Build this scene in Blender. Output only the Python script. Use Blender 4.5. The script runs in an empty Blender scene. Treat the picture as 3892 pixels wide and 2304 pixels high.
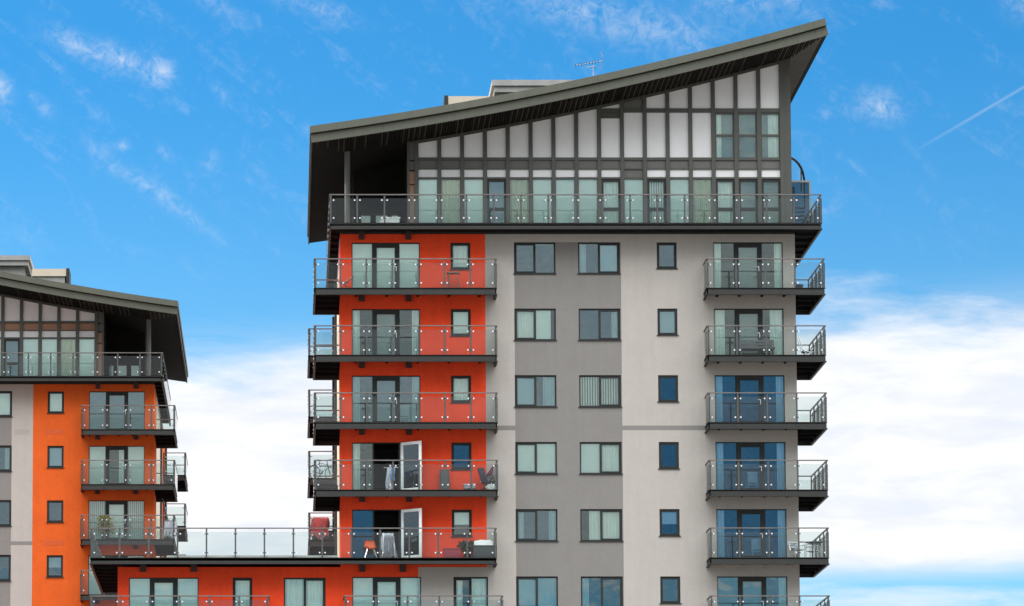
import bpy, bmesh, math, random
from mathutils import Vector
random.seed(7)
S = bpy.context.scene
C = S.collection

# ------------------------------------------------------------------ camera
cd = bpy.data.cameras.new('camera')
cam = bpy.data.objects.new('camera', cd); C.objects.link(cam)
cam.location = (0, -160, 1.7)
cam.rotation_euler = (math.radians(96.1), 0, 0)
cd.sensor_width = 36; cd.lens = 133.95
cd.shift_x = 0.2208; cd.shift_y = 0.3395
S.cycles.max_bounces = 6; S.cycles.diffuse_bounces = 3; S.cycles.glossy_bounces = 3; S.cycles.transparent_max_bounces = 12
cd.clip_start = 1; cd.clip_end = 6000
S.camera = cam

# ------------------------------------------------------------------ sun + sky
SUN = Vector((-0.80, 0.30, 0.62)).normalized()
sl = bpy.data.lights.new('sun', 'SUN'); sl.energy = 2.6; sl.angle = math.radians(0.6); sl.color = (1, .93, .82)
so = bpy.data.objects.new('sun', sl); C.objects.link(so)
so.rotation_euler = (-SUN).to_track_quat('-Z', 'Y').to_euler()
so.location = (-60, 40, 80)
S.view_settings.view_transform = 'Standard'; S.view_settings.look = 'None'
S.view_settings.gamma = 1; S.view_settings.exposure = 0.48

W = bpy.data.worlds.new('World'); S.world = W; W.use_nodes = True
nt = W.node_tree; nt.nodes.clear()
class X:
    """tiny expression wrapper over shader math nodes"""
    def __init__(s, sock): s.s = sock
    @staticmethod
    def op(o, *a, clamp=False):
        n = nt.nodes.new('ShaderNodeMath'); n.operation = o; n.use_clamp = clamp
        for i, v in enumerate(a):
            if isinstance(v, X): nt.links.new(v.s, n.inputs[i])
            else: n.inputs[i].default_value = v
        return X(n.outputs[0])
    def __add__(s, o): return X.op('ADD', s, o)
    def __sub__(s, o): return X.op('SUBTRACT', s, o)
    def __mul__(s, o): return X.op('MULTIPLY', s, o)
    def __truediv__(s, o): return X.op('DIVIDE', s, o)
    __radd__ = __add__; __rmul__ = __mul__
    def __rsub__(s, o): return X.op('SUBTRACT', o, s)
def sstep(x, a, b):
    n = nt.nodes.new('ShaderNodeMapRange'); n.interpolation_type = 'SMOOTHSTEP'
    nt.links.new(x.s, n.inputs['Value']); n.inputs['From Min'].default_value = a; n.inputs['From Max'].default_value = b
    return X(n.outputs['Result'])
def comb(x, y, z):
    n = nt.nodes.new('ShaderNodeCombineXYZ')
    for i, v in enumerate((x, y, z)):
        if isinstance(v, X): nt.links.new(v.s, n.inputs[i])
        else: n.inputs[i].default_value = v
    return n.outputs[0]
def noise(vec, scale, detail=5, rough=.55, dist=0):
    n = nt.nodes.new('ShaderNodeTexNoise'); nt.links.new(vec, n.inputs['Vector'])
    n.inputs['Scale'].default_value = scale; n.inputs['Detail'].default_value = detail
    n.inputs['Roughness'].default_value = rough; n.inputs['Distortion'].default_value = dist
    return X(n.outputs['Fac'])
def mixc(f, a, b, t='MIX'):
    n = nt.nodes.new('ShaderNodeMix'); n.data_type = 'RGBA'; n.blend_type = t
    for s_, v in ((n.inputs['Factor'], f), (n.inputs['A'], a), (n.inputs['B'], b)):
        if isinstance(v, X): nt.links.new(v.s, s_)
        elif hasattr(v, 'links'): nt.links.new(v, s_)
        else: s_.default_value = v
    return n.outputs['Result']
tc = nt.nodes.new('ShaderNodeTexCoord')
sp = nt.nodes.new('ShaderNodeSeparateXYZ'); nt.links.new(tc.outputs['Generated'], sp.inputs[0])
dx, dy, dz = (X(o) for o in sp.outputs)
DEG = 180 / math.pi
az = X.op('ARCTAN2', dx, dy) * DEG                 # degrees east of +Y
el = X.op('ARCSINE', dz) * DEG                     # degrees above the horizon
sky = nt.nodes.new('ShaderNodeTexSky'); sky.sky_type = 'NISHITA'; sky.sun_disc = False
sky.sun_elevation = math.asin(SUN.z); sky.sun_rotation = math.atan2(SUN.x, SUN.y)
sky.air_density = 1.0; sky.dust_density = 0.3; sky.ozone_density = 3.0; sky.altitude = 50
tint = mixc(sstep(el, 7.5, 15.5), (.66, 1.10, 1.22, 1), (.20, .80, 1.13, 1))     # paler towards the horizon
base = mixc(1.0, sky.outputs[0], tint, 'MULTIPLY')
# broken cloud sheet over the whole dome
h = X.op('MAXIMUM', dz, 0.0) + 0.16
plane = comb(dx / h, dy / h, 0.0)
n1 = noise(plane, 1.1, 5, .58, .4)
gap = X.op('SQRT', X.op('POWER', (az - 3.5) * .8, 2.0) + X.op('POWER', (el - 14.0) * 1.6, 2.0))   # clear patch of sky
sheet = sstep(n1, .28, .50) * sstep(gap, 14.0, 24.0) * sstep(el, 6.0, 10.0)
# low bank of cloud all round the horizon, seen between and right of the towers
ae = comb(az * .35, el * 1.15, 0.0)
nb = noise(ae, .55, 6, .6, .3)
nb2 = noise(comb(az * .5, el * 2.6, 3.0), .6, 6, .62, .5)
top = sstep(el + (nb - .5) * 2.6 + (nb2 - .5) * 1.0 - X.op('SINE', az * (1 / DEG)) * 2.2, 11.05, 9.9)
veil = sstep(el + (nb2 - .5) * 2.0 - X.op('SINE', az * (1 / DEG)) * 2.4, 11.3, 10.2) * .6 * sstep(nb2, .35, .65)
bot = sstep(el + (nb2 - .5) * .35, 6.9, 7.45)
low = sstep(el + (nb - .5) * 1.5, 5.2, 3.5)
bank = X.op('MAXIMUM', X.op('MAXIMUM', top * bot, veil), low)
# cirrus scraps
wn = noise(comb(az, el, 0.0), 4.5, 8, .70, .7)
wn2 = noise(comb(az + el * .9, el * 1.0 + az * .25, 5.0), 1.1, 6, .6, .8)
scrap = None
AEV = comb(az, el, 0.0)
def blob(a0, e0, la, lb, ang, amp):
    """soft elliptical patch of cirrus centred on a direction (degrees)"""
    global scrap
    m = nt.nodes.new('ShaderNodeMapping'); m.vector_type = 'TEXTURE'; nt.links.new(AEV, m.inputs['Vector'])
    m.inputs['Location'].default_value = (a0, e0, 0); m.inputs['Rotation'].default_value = (0, 0, math.radians(ang))
    m.inputs['Scale'].default_value = (la * 2.2, lb * 2.6, 1)
    gr = nt.nodes.new('ShaderNodeTexGradient'); gr.gradient_type = 'QUADRATIC_SPHERE'; nt.links.new(m.outputs[0], gr.inputs[0])
    v = X(gr.outputs['Fac'])
    scrap = v * amp if scrap is None else X.op('MULTIPLY_ADD', v, amp, scrap)
blob(-3.25, 15.12, .45, .12, -28, .75)
blob(-2.55, 14.92, .42, .14, -24, .95)
blob(-1.92, 14.74, .20, .15, -30, 1.25)
blob(-4.42, 14.45, .22, .13, -25, 1.3)
blob(-3.74, 14.20, .20, .08, -45, .65)
blob(-2.85, 13.48, .30, .08, -48, .65)
blob(-2.15, 13.05, .55, .10, -36, .75)
blob(-1.45, 12.6, .45, .09, -38, .45)
blob(-1.85, 13.55, .16, .06, -50, .5)
blob(-1.16, 13.42, .12, .12, 0, .6)
blob(-1.0, 14.45, .18, .07, -60, .45)
blob(-2.5, 13.65, .10, .06, 0, .75)
blob(-1.05, 15.7, .45, .10, -25, .5)
blob(.35, 15.72, .7, .12, -18, .5)
blob(4.5, 15.6, 1.1, .22, -12, .75)
blob(5.8, 15.2, .9, .25, -8, .55)
blob(7.1, 15.6, .8, .25, 0, .5)
blob(9.05, 14.05, .30, .16, -18, 1.15)
blob(8.2, 14.0, .08, .06, 0, .6)
blob(9.65, 13.25, .45, .05, -52, .18)
blob(11.2, 15.5, .3, .2, -30, .6)
scrapm = X.op('MULTIPLY', scrap, sstep(wn * .85 + wn2 * .3, .40, .74), clamp=True) * .46
wisps = sstep(wn2 * .6 + wn * .4, .50, .75) * .16 * sstep(el, 11.0, 13.0)
# contrail: thin straight streak fading at its lower left end
ang = math.radians(27.7)
tu = (az - 10.3) * math.cos(ang) + (el - 13.78) * math.sin(ang)
tv = (el - 13.78) * math.cos(ang) - (az - 10.3) * math.sin(ang)
trail = X.op('EXPONENT', tv * tv * -2200.0) * sstep(tu, -1.25, .5) * sstep(tu, 4.5, 3.0) * .17
cover = X.op('MAXIMUM', X.op('MAXIMUM', X.op('MAXIMUM', bank, sheet), X.op('ADD', scrapm, wisps, clamp=True)), trail)
cover = X.op('MULTIPLY', cover, 1.0, clamp=True)
shade = noise(comb(az * .6, el * 2.2, 9.0), .8, 6, .6, .3)
cl = nt.nodes.new('ShaderNodeMix'); cl.data_type = 'RGBA'
nt.links.new(sstep(shade, .34, .60).s, cl.inputs['Factor'])
CLOUD = 7.5
cl.inputs['A'].default_value = (.82 * CLOUD, .865 * CLOUD, .95 * CLOUD, 1)
cl.inputs['B'].default_value = (.97 * CLOUD, .98 * CLOUD, 1.0 * CLOUD, 1)
# cloud overhead, out of view, is brightened to add top light on the facades
bright = X.op('ADD', sstep(el, 16.0, 38.0) * 4.8, 1.0)
lit = nt.nodes.new('ShaderNodeVectorMath'); lit.operation = 'SCALE'
nt.links.new(cl.outputs['Result'], lit.inputs[0]); nt.links.new(bright.s, lit.inputs['Scale'])
final = mixc(cover, base, lit.outputs[0])
bg = nt.nodes.new('ShaderNodeBackground'); bg.inputs['Strength'].default_value = 0.1
nt.links.new(final, bg.inputs['Color'])
wo = nt.nodes.new('ShaderNodeOutputWorld'); nt.links.new(bg.outputs[0], wo.inputs[0])

# ------------------------------------------------------------------ materials
M = {}
def mat(name, col, rough=.6, metal=0., var=0., scale=1.5, streak=0., bump=0., bscale=60., spec=.5, runs=0.):
    m = bpy.data.materials.new(name); m.use_nodes = True; M[name] = m
    t = m.node_tree; b = t.nodes['Principled BSDF']
    b.inputs['Roughness'].default_value = rough; b.inputs['Metallic'].default_value = metal
    b.inputs['Specular IOR Level'].default_value = spec
    b.inputs['Base Color'].default_value = (*col, 1)
    if var or streak or bump:
        g = t.nodes.new('ShaderNodeNewGeometry')
    if var or streak:
        fac = None
        def nz(sc, vecscale, lo, hi, det=5):
            mp = t.nodes.new('ShaderNodeMapping'); mp.inputs['Scale'].default_value = vecscale
            t.links.new(g.outputs['Position'], mp.inputs['Vector'])
            n = t.nodes.new('ShaderNodeTexNoise'); n.inputs['Scale'].default_value = sc; n.inputs['Detail'].default_value = det
            n.inputs['Roughness'].default_value = .62
            t.links.new(mp.outputs[0], n.inputs['Vector'])
            r = t.nodes.new('ShaderNodeMapRange'); r.inputs['From Min'].default_value = .3; r.inputs['From Max'].default_value = .7
            r.inputs['To Min'].default_value = lo; r.inputs['To Max'].default_value = hi
            t.links.new(n.outputs['Fac'], r.inputs['Value']); return r.outputs['Result']
        outs = []
        if var:
            outs.append(nz(scale, (1, 1, 1), 1 - var, 1 + var)); outs.append(nz(scale * 9, (1, 1, 1), 1 - var * .8, 1 + var * .8))
            if bump: outs.append(nz(scale * 4, (1, 1, 1), 1 - var * .6, 1 + var * .6)); outs.append(nz(22., (1, 1, 1), 1 - var * 1.2, 1 + var * 1.2, 2))
        if streak: outs.append(nz(1.0, (3.5, 3.5, .25), 1 - streak, 1 + streak * .3))
        if runs:            # rain runs that start at each storey's sill line and fade downwards
            def mth(op, a, b=None):
                q = t.nodes.new('ShaderNodeMath'); q.operation = op
                for i_, v_ in enumerate((a, b)):
                    if v_ is None: continue
                    if isinstance(v_, (int, float)): q.inputs[i_].default_value = v_
                    else: t.links.new(v_, q.inputs[i_])
                return q.outputs[0]
            sx = t.nodes.new('ShaderNodeSeparateXYZ'); t.links.new(g.outputs['Position'], sx.inputs[0])
            zf = mth('FRACT', mth('DIVIDE', mth('ADD', sx.outputs['Z'], 28.78 - 34.96), 2.878))   # 1 just under a sill
            fade = mth('POWER', zf, 3.0)
            col_n = nz(1.0, (4.2, 4.2, .10), 0., 1., 4)
            outs.append(mth('SUBTRACT', 1.0, mth('MULTIPLY', mth('MULTIPLY', fade, mth('POWER', mth('MAXIMUM', col_n, 0.0), 2.5)), runs)))
        fac = outs[0]
        for o in outs[1:]:
            q = t.nodes.new('ShaderNodeMath'); q.operation = 'MULTIPLY'; t.links.new(fac, q.inputs[0]); t.links.new(o, q.inputs[1]); fac = q.outputs[0]
        v = t.nodes.new('ShaderNodeVectorMath'); v.operation = 'SCALE'; v.inputs[0].default_value = col
        t.links.new(fac, v.inputs['Scale']); t.links.new(v.outputs[0], b.inputs['Base Color'])
    if bump:
        n = t.nodes.new('ShaderNodeTexNoise'); n.inputs['Scale'].default_value = bscale; n.inputs['Detail'].default_value = 4
        t.links.new(g.outputs['Position'], n.inputs['Vector'])
        bp = t.nodes.new('ShaderNodeBump'); bp.inputs['Strength'].default_value = bump; bp.inputs['Distance'].default_value = .02
        t.links.new(n.outputs['Fac'], bp.inputs['Height']); t.links.new(bp.outputs[0], b.inputs['Normal'])
    return m
def glass(name, tint, ior, refl=(1, 1, 1), rough=0.0):
    m = bpy.data.materials.new(name); m.use_nodes = True; M[name] = m
    t = m.node_tree; t.nodes.clear()
    f = t.nodes.new('ShaderNodeFresnel'); f.inputs['IOR'].default_value = ior
    g = t.nodes.new('ShaderNodeBsdfGlossy'); g.inputs['Color'].default_value = (*refl, 1); g.inputs['Roughness'].default_value = rough
    tr = t.nodes.new('ShaderNodeBsdfTransparent'); tr.inputs['Color'].default_value = (*tint, 1)
    geo = t.nodes.new('ShaderNodeNewGeometry')                       # panes are never perfectly flat
    n = t.nodes.new('ShaderNodeTexNoise'); n.inputs['Scale'].default_value = .9; n.inputs['Detail'].default_value = 2
    t.links.new(geo.outputs['Position'], n.inputs['Vector'])
    bp = t.nodes.new('ShaderNodeBump'); bp.inputs['Strength'].default_value = .12; bp.inputs['Distance'].default_value = .05
    t.links.new(n.outputs['Fac'], bp.inputs['Height']); t.links.new(bp.outputs[0], g.inputs['Normal'])
    x = t.nodes.new('ShaderNodeMixShader'); o = t.nodes.new('ShaderNodeOutputMaterial')
    t.links.new(f.outputs[0], x.inputs[0]); t.links.new(tr.outputs[0], x.inputs[1]); t.links.new(g.outputs[0], x.inputs[2])
    t.links.new(x.outputs[0], o.inputs[0]); return m
mat('orange_red', (.72, .060, .018), .95, var=.06, streak=.08, bump=.3, spec=.15)
mat('orange', (.54, .090, .015), .95, var=.06, streak=.06, bump=.3, spec=.15)
mat('light_grey', (.342, .315, .281), .95, spec=.2, runs=.05, var=.03, streak=.045, bump=.25)
mat('dark_grey', (.176, .166, .151), .95, spec=.2, runs=.05, var=.035, streak=.04, bump=.25)
mat('orange_cover', (.45, .072, .012), .9, var=.04)
mat('grey_cover', (.29, .262, .225), .9)
mat('cream', (.44, .38, .29), .8, var=.05)
mat('plant_grey', (.24, .24, .22), .7, var=.10, streak=.15)
mat('fascia', (.064, .067, .046), .5, var=.06, streak=.10, spec=.4)
mat('joint', (.04, .045, .035), .7)
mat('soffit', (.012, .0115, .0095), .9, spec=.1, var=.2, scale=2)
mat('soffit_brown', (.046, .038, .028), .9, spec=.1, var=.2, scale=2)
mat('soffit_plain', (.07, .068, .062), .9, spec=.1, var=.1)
mat('frame', (.016, .018, .016), .55, spec=.25)
mat('pent_frame', (.036, .038, .027), .5, var=.08)
mat('pent_panel', (.54, .535, .52), .55, var=.04)
mat('band_panel', (.08, .076, .066), .6, var=.1)
mat('brown_panel', (.24, .12, .06), .6, var=.1)
mat('steel_dark', (.02, .021, .018), .55, spec=.3, var=.12, scale=3)
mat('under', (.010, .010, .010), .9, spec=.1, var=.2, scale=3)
mat('bracket', (.035, .012, .010), .7)
mat('column', (.09, .09, .08), .6, var=.1)
mat('post', (.07, .073, .07), .45, metal=.3)
mat('rail', (.12, .11, .10), .42, metal=.3, var=.2, scale=4)
mat('stainless', (.75, .75, .75), .3, metal=.6)
mat('white_paint', (.86, .86, .83), .45)
mat('blind', (.90, .92, .89), .8, var=.03)
mat('dim_backing', (.27, .32, .31), .8, var=.08)
mat('blind_grey', (.46, .52, .49), .8)
mat('curtain', (.88, .90, .85), .9, var=.04)
mat('curtain_beige', (.62, .58, .42), .9, var=.06)
mat('room', (.16, .17, .18), .9, var=.2, scale=.9)
mat('room_dark', (.05, .05, .05), .9)
mat('paving', (.30, .29, .27), .85, var=.1, scale=.5)
mat('deck_floor', (.20, .19, .18), .8, var=.1)
mat('coping', (.70, .68, .62), .7)
mat('black', (.02, .02, .022), .5)
mat('black_fabric', (.03, .03, .045), .85)
mat('pink_cloth', (.75, .27, .27), .9, var=.1, scale=6)
mat('maroon_cloth', (.16, .03, .05), .9)
mat('blue_cloth', (.25, .42, .68), .9)
mat('white_cloth', (.72, .73, .78), .9, var=.06, scale=6)
mat('grey_cloth', (.36, .35, .40), .9, var=.12, scale=7)
mat('orange_plastic', (.85, .16, .02), .4)
mat('red_box', (.38, .03, .05), .6)
mat('box_grey', (.06, .065, .065), .6, var=.1)
mat('aluminium', (.62, .63, .64), .35, metal=.7)
mat('aluminium_dull', (.30, .31, .33), .5, metal=.3)
mat('leaf', (.20, .19, .04), .7, var=.3, scale=20)
mat('leaf_dark', (.04, .06, .025), .7, var=.3, scale=20)
mat('wood', (.22, .10, .06), .6, var=.15, scale=8)
mat('green_cloth', (.35, .45, .03), .9)
glass('glass_clear', (.94, 1.0, .98), 1.75, (.90, 1.0, .97))
glass('glass_grey', (.82, .92, .92), 2.0, (.80, .95, 1.0))
glass('glass_sky_tint', (.86, .97, 1.0), 1.9, (.14, .45, .78))  # blue of mirrored sky put into the reflection colour of chosen panes
glass('glass_rail', (.88, .92, .91), 1.36)

# ------------------------------------------------------------------ mesh helpers
RF = {}                     # position of every part in its thing's own frame
MESH = {}
def link(name, data, parent, loc=(0, 0, 0), scale=None, rot=None):
    o = bpy.data.objects.new(name, data); C.objects.link(o)
    loc = Vector(loc); RF[o] = loc
    if parent is not None:
        o.parent = parent
        o.location = loc - RF[parent] if parent.parent is not None else loc
    else: o.location = loc
    if scale: o.scale = scale
    if rot: o.rotation_euler = rot
    return o
def thing(name, label, cat, loc, rotz=0, group=None):
    o = bpy.data.objects.new(name, None); C.objects.link(o); o.empty_display_size = .2
    o.location = loc; o.rotation_euler = (0, 0, rotz); RF[o] = Vector((0, 0, 0))
    o['label'] = label; o['category'] = cat
    if group: o['group'] = group
    return o
def finish(bm, name, mats):
    bmesh.ops.recalc_face_normals(bm, faces=bm.faces)
    me = bpy.data.meshes.new(name); bm.to_mesh(me); bm.free()
    for m in (mats if isinstance(mats, (list, tuple)) else [mats]): me.materials.append(M[m])
    return me
def bbox(bm, x0, x1, y0, y1, z0, z1, mi=0):
    v = [bm.verts.new((x, y, z)) for x in (x0, x1) for y in (y0, y1) for z in (z0, z1)]
    for f in ((0, 1, 3, 2), (4, 6, 7, 5), (0, 4, 5, 1), (2, 3, 7, 6), (0, 2, 6, 4), (1, 5, 7, 3)):
        bm.faces.new([v[i] for i in f]).material_index = mi
def cube(m):
    k = ('cube', m)
    if k not in MESH:
        bm = bmesh.new(); bbox(bm, -.5, .5, -.5, .5, -.5, .5); MESH[k] = finish(bm, 'piece_' + m, m)
    return MESH[k]
def box(name, parent, x0, x1, y0, y1, z0, z1, m, rot=None):
    return link(name, cube(m), parent, ((x0 + x1) / 2, (y0 + y1) / 2, (z0 + z1) / 2),
                (abs(x1 - x0), abs(y1 - y0), abs(z1 - z0)), rot)
def boxes(name, parent, bl, m, origin=None):
    """one part made of several boxes (x0,x1,y0,y1,z0,z1[,mi])"""
    bm = bmesh.new(); o = origin or (bl[0][0], bl[0][2], bl[0][4])
    for b in bl: bbox(bm, b[0] - o[0], b[1] - o[0], b[2] - o[1], b[3] - o[1], b[4] - o[2], b[5] - o[2], b[6] if len(b) > 6 else 0)
    return link(name, finish(bm, name, m), parent, o)
def prism_bm(bm, poly, a0, a1, axis='z', mi=0):
    def P(p, a): return (p[0], p[1], a) if axis == 'z' else (p[0], a, p[1])
    lo = [bm.verts.new(P(p, a0)) for p in poly]; hi = [bm.verts.new(P(p, a1)) for p in poly]
    n = len(poly)
    fs = [bm.faces.new(lo), bm.faces.new(hi)] + [bm.faces.new((lo[i], lo[(i + 1) % n], hi[(i + 1) % n], hi[i])) for i in range(n)]
    for f in fs: f.material_index = mi
def prism(name, parent, poly, a0, a1, m, axis='z'):
    o = (poly[0][0], poly[0][1], a0) if axis == 'z' else (poly[0][0], a0, poly[0][1])
    bm = bmesh.new(); k = (o[0], o[1]) if axis == 'z' else (o[0], o[2])
    prism_bm(bm, [(p[0] - k[0], p[1] - k[1]) for p in poly], 0, a1 - a0, axis)
    return link(name, finish(bm, name, m), parent, o)
def tube_bm(bm, pts, r, n=6, mi=0, closed=False):
    pts = [Vector(p) for p in pts]; rings = []
    N = len(pts)
    for i, p in enumerate(pts):
        if closed: d = pts[(i + 1) % N] - pts[i - 1]
        else: d = pts[min(i + 1, N - 1)] - pts[max(i - 1, 0)]
        d.normalize(); u = d.cross(Vector((0, 0, 1)))
        if u.length < .05: u = d.cross(Vector((1, 0, 0)))
        u.normalize(); w = d.cross(u)
        rr = r[i] if isinstance(r, (list, tuple)) else r
        rings.append([bm.verts.new(p + (u * math.cos(a) + w * math.sin(a)) * rr) for a in [2 * math.pi * k / n for k in range(n)]])
    L = N if closed else N - 1
    for i in range(L):
        A, B = rings[i], rings[(i + 1) % N]
        for k in range(n):
            bm.faces.new((A[k], A[(k + 1) % n], B[(k + 1) % n], B[k])).material_index = mi
    if not closed:
        bm.faces.new(rings[0][::-1]).material_index = mi; bm.faces.new(rings[-1]).material_index = mi
def tubes(name, parent, lines, r, m, n=6, closed=False, loc=(0, 0, 0)):
    bm = bmesh.new()
    for l in lines: tube_bm(bm, l, r, n, 0, closed)
    return link(name, finish(bm, name, m), parent, loc)
def cloth(name, parent, w, hgt, m, folds=3, amp=.05, loc=(0, 0, 0), taper=0., ragged=.0, seed=1, thick=.012):
    """hanging sheet: top edge at loc, falling down -z, folded in y"""
    rnd = random.Random(seed); nx, nz = 20, 10; bm = bmesh.new(); G = []
    ph = rnd.random() * 6
    for j in range(nz + 1):
        t = j / nz; row = []
        for i in range(nx + 1):
            s = i / nx - .5
            x = s * w * (1 + taper * t) + .02 * math.sin(5 * t + ph)
            y = amp * (.3 + .7 * t) * math.sin(s * folds * 6.28 + ph + .8 * t) + .3 * amp * math.sin(s * folds * 13 + ph)
            z = -t * hgt * (1 + ragged * math.sin(s * 9 + ph) * t)
            row.append(bm.verts.new((x, y, z)))
        G.append(row)
    for j in range(nz):
        for i in range(nx): bm.faces.new((G[j][i], G[j][i + 1], G[j + 1][i + 1], G[j + 1][i]))
    geom = bmesh.ops.solidify(bm, geom=bm.faces[:], thickness=thick)
    me = finish(bm, name, m)
    for p in me.polygons: p.use_smooth = True
    return link(name, me, parent, loc)

# ------------------------------------------------------------------ setting
def ground_mat():
    m = mat('ground_mix', (.13, .12, .11), .9, var=.25, scale=.05); return m
ground_mat()
bm = bmesh.new(); bmesh.ops.create_circle(bm, cap_ends=True, radius=3000, segments=64)
g = link('ground', finish(bm, 'ground', 'ground_mix'), None, (0, 0, 0)); g['kind'] = 'structure'

# ------------------------------------------------------------------ building kit
def wall(parent, x0, x1, z0, z1, m, openings, y=0., rev=.16, name='wall'):
    """rendered wall sheet with its window openings cut out and their reveals"""
    ops = []
    for (a, b, c, d) in openings:
        a2, b2, c2, d2 = max(a, x0), min(b, x1), max(c, z0), min(d, z1)
        if b2 - a2 > .01 and d2 - c2 > .01: ops.append((a2, b2, c2, d2))
    xs = sorted({x0, x1, *[o[0] for o in ops], *[o[1] for o in ops]})
    zs = sorted({z0, z1, *[o[2] for o in ops], *[o[3] for o in ops]})
    bm = bmesh.new(); V = {}
    def v(x, z, yy=0.):
        k = (round(x, 4), round(z, 4), yy)
        if k not in V: V[k] = bm.verts.new((x - x0, yy, z - z0))
        return V[k]
    for i in range(len(xs) - 1):
        for j in range(len(zs) - 1):
            cx, cz = (xs[i] + xs[i + 1]) / 2, (zs[j] + zs[j + 1]) / 2
            if any(o[0] < cx < o[1] and o[2] < cz < o[3] for o in ops): continue
            bm.faces.new((v(xs[i], zs[j]), v(xs[i + 1], zs[j]), v(xs[i + 1], zs[j + 1]), v(xs[i], zs[j + 1])))
    for (a, b, c, d) in ops:
        for (p, q) in (((a, c), (b, c)), ((b, c), (b, d)), ((b, d), (a, d)), ((a, d), (a, c))):
            if (p[0] == q[0]) and p[0] in (x0, x1): pass
            vs = [bm.verts.new((r[0] - x0, yy, r[1] - z0)) for r, yy in ((p, 0), (q, 0), (q, rev), (p, rev))]
            bm.faces.new(vs)
    me = bpy.data.meshes.new(name); bm.to_mesh(me); bm.free(); me.materials.append(M[m])
    return link(name, me, parent, (x0, y, z0))

def room_mesh(w, hgt, d, m='room'):
    k = ('room', round(w, 2), round(hgt, 2), round(d, 2), m)
    if k not in MESH:
        bm = bmesh.new()
        v = [bm.verts.new((x, y, z)) for x in (0, w) for y in (0, d) for z in (0, hgt)]
        for f in ((0, 1, 3, 2), (4, 6, 7, 5), (2, 3, 7, 6), (0, 2, 6, 4), (1, 5, 7, 3)): bm.faces.new([v[i] for i in f])
        MESH[k] = finish(bm, 'room_interior', m)
    return MESH[k]
def curtain_strip(parent, x0, x1, z0, z1, y, m='curtain'):
    bm = bmesh.new(); n = max(8, int((x1 - x0) / .03)); rows = []
    for z in (0, z1 - z0):
        rows.append([bm.verts.new(((x1 - x0) * i / n, .035 * math.sin(i * 1.5) + .015 * math.sin(i * .7 + x0), z)) for i in range(n + 1)])
    for i in range(n): bm.faces.new((rows[0][i], rows[0][i + 1], rows[1][i + 1], rows[1][i]))
    me = finish(bm, 'curtain', m)
    for p in me.polygons: p.use_smooth = True
    return link('curtain', me, parent, (x0, y, z0))
def fill(parent, x0, x1, z0, z1, kind, y):
    """what hangs behind a pane"""
    w = x1 - x0
    if kind == 'blind': box('blind_or_backing', parent, x0, x1, y, y + .01, z0, z1, 'blind')
    elif kind == 'blind_gap': box('blind_or_backing', parent, x0, x1 - .2 * w, y, y + .01, z0, z1, 'blind')
    elif kind == 'half': box('blind_or_backing', parent, x0, x1, y, y + .01, z0 + .45 * (z1 - z0), z1, 'blind')
    elif kind == 'dim': box('blind_or_backing', parent, x0, x1, y + .12, y + .13, z0, z1, 'dim_backing')  # dim panel added behind the glass to lighten a dark room
    elif kind == 'beige': curtain_strip(parent, x0, x1, z0, z1, y + .05, 'curtain_beige')
    elif kind == 'full': curtain_strip(parent, x0, x1, z0, z1, y + .05)
    elif kind == 'left': curtain_strip(parent, x0, x0 + .36 * w, z0, z1, y + .05)
    elif kind == 'right': curtain_strip(parent, x1 - .36 * w, x1, z0, z1, y + .05)
    elif kind == 'left_wide': curtain_strip(parent, x0, x0 + .5 * w, z0, z1, y + .05)
    elif kind == 'right_wide': curtain_strip(parent, x1 - .6 * w, x1, z0, z1, y + .05)
    elif kind == 'vert':
        bm = bmesh.new(); n = max(3, int(w / .1))
        for i in range(n):
            c = (i + .5) * w / n; a = .038
            vs = [bm.verts.new(p) for p in ((c - a, .0, 0), (c + a, .05, 0), (c + a, .05, z1 - z0), (c - a, .0, z1 - z0))]
            bm.faces.new(vs)
        link('vertical_blind', finish(bm, 'vertical_blind', 'blind'), parent, (x0, y, z0))
def glazing(root, name, x0, x1, z0, z1, leaves, glassm='glass_clear', fb=.06, sill=True, yb=.07, room=True, frame_m='frame', room_m='room', depth=3.0, lab=None):
    """leaves: (fraction0, fraction1, border, fill[, glass]); the frame mesh is the part, panes etc. its pieces"""
    w = x1 - x0; bars = []; panes = []
    bars += [(x0, x0 + fb, yb, yb + .07, z0, z1), (x1 - fb, x1, yb, yb + .07, z0, z1),
             (x0 + fb, x1 - fb, yb, yb + .07, z1 - fb, z1), (x0 + fb, x1 - fb, yb, yb + .07, z0, z0 + fb)]
    for lf in leaves:
        a = x0 + w * lf[0]; b = x0 + w * lf[1]; br = lf[2]
        a = max(a, x0 + fb); b = min(b, x1 - fb); c, d = z0 + fb, z1 - fb
        if lf[3] == 'open':
            continue
        if br > 0:
            y0_, y1_ = yb - .015, yb + .055
            bars += [(a, a + br, y0_, y1_, c, d), (b - br, b, y0_, y1_, c, d), (a + br, b - br, y0_, y1_, d - br, d), (a + br, b - br, y0_, y1_, c, c + br)]
        panes.append((a + br, b - br, c + br, d - br, lf[3], lf[4] if len(lf) > 4 else glassm))
    f = boxes(name, root, bars, frame_m)
    if lab: f['label'] = lab
    for (a, b, c, d, k, gm) in panes:
        box('pane', f, a, b, yb + .03, yb + .042, c, d, gm)
        if k: fill(f, a - .02, b + .02, c - .02, d + .02, k, yb + .09)
    if sill: box('sill', f, x0 - .04, x1 + .04, -.05, yb - .02, z0 - .035, z0 + .005, 'frame')
    if room: link('room_interior', room_mesh(w, z1 - z0 + .35, depth, room_m), f, (x0, .165, z0 - .02))
    return f

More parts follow.
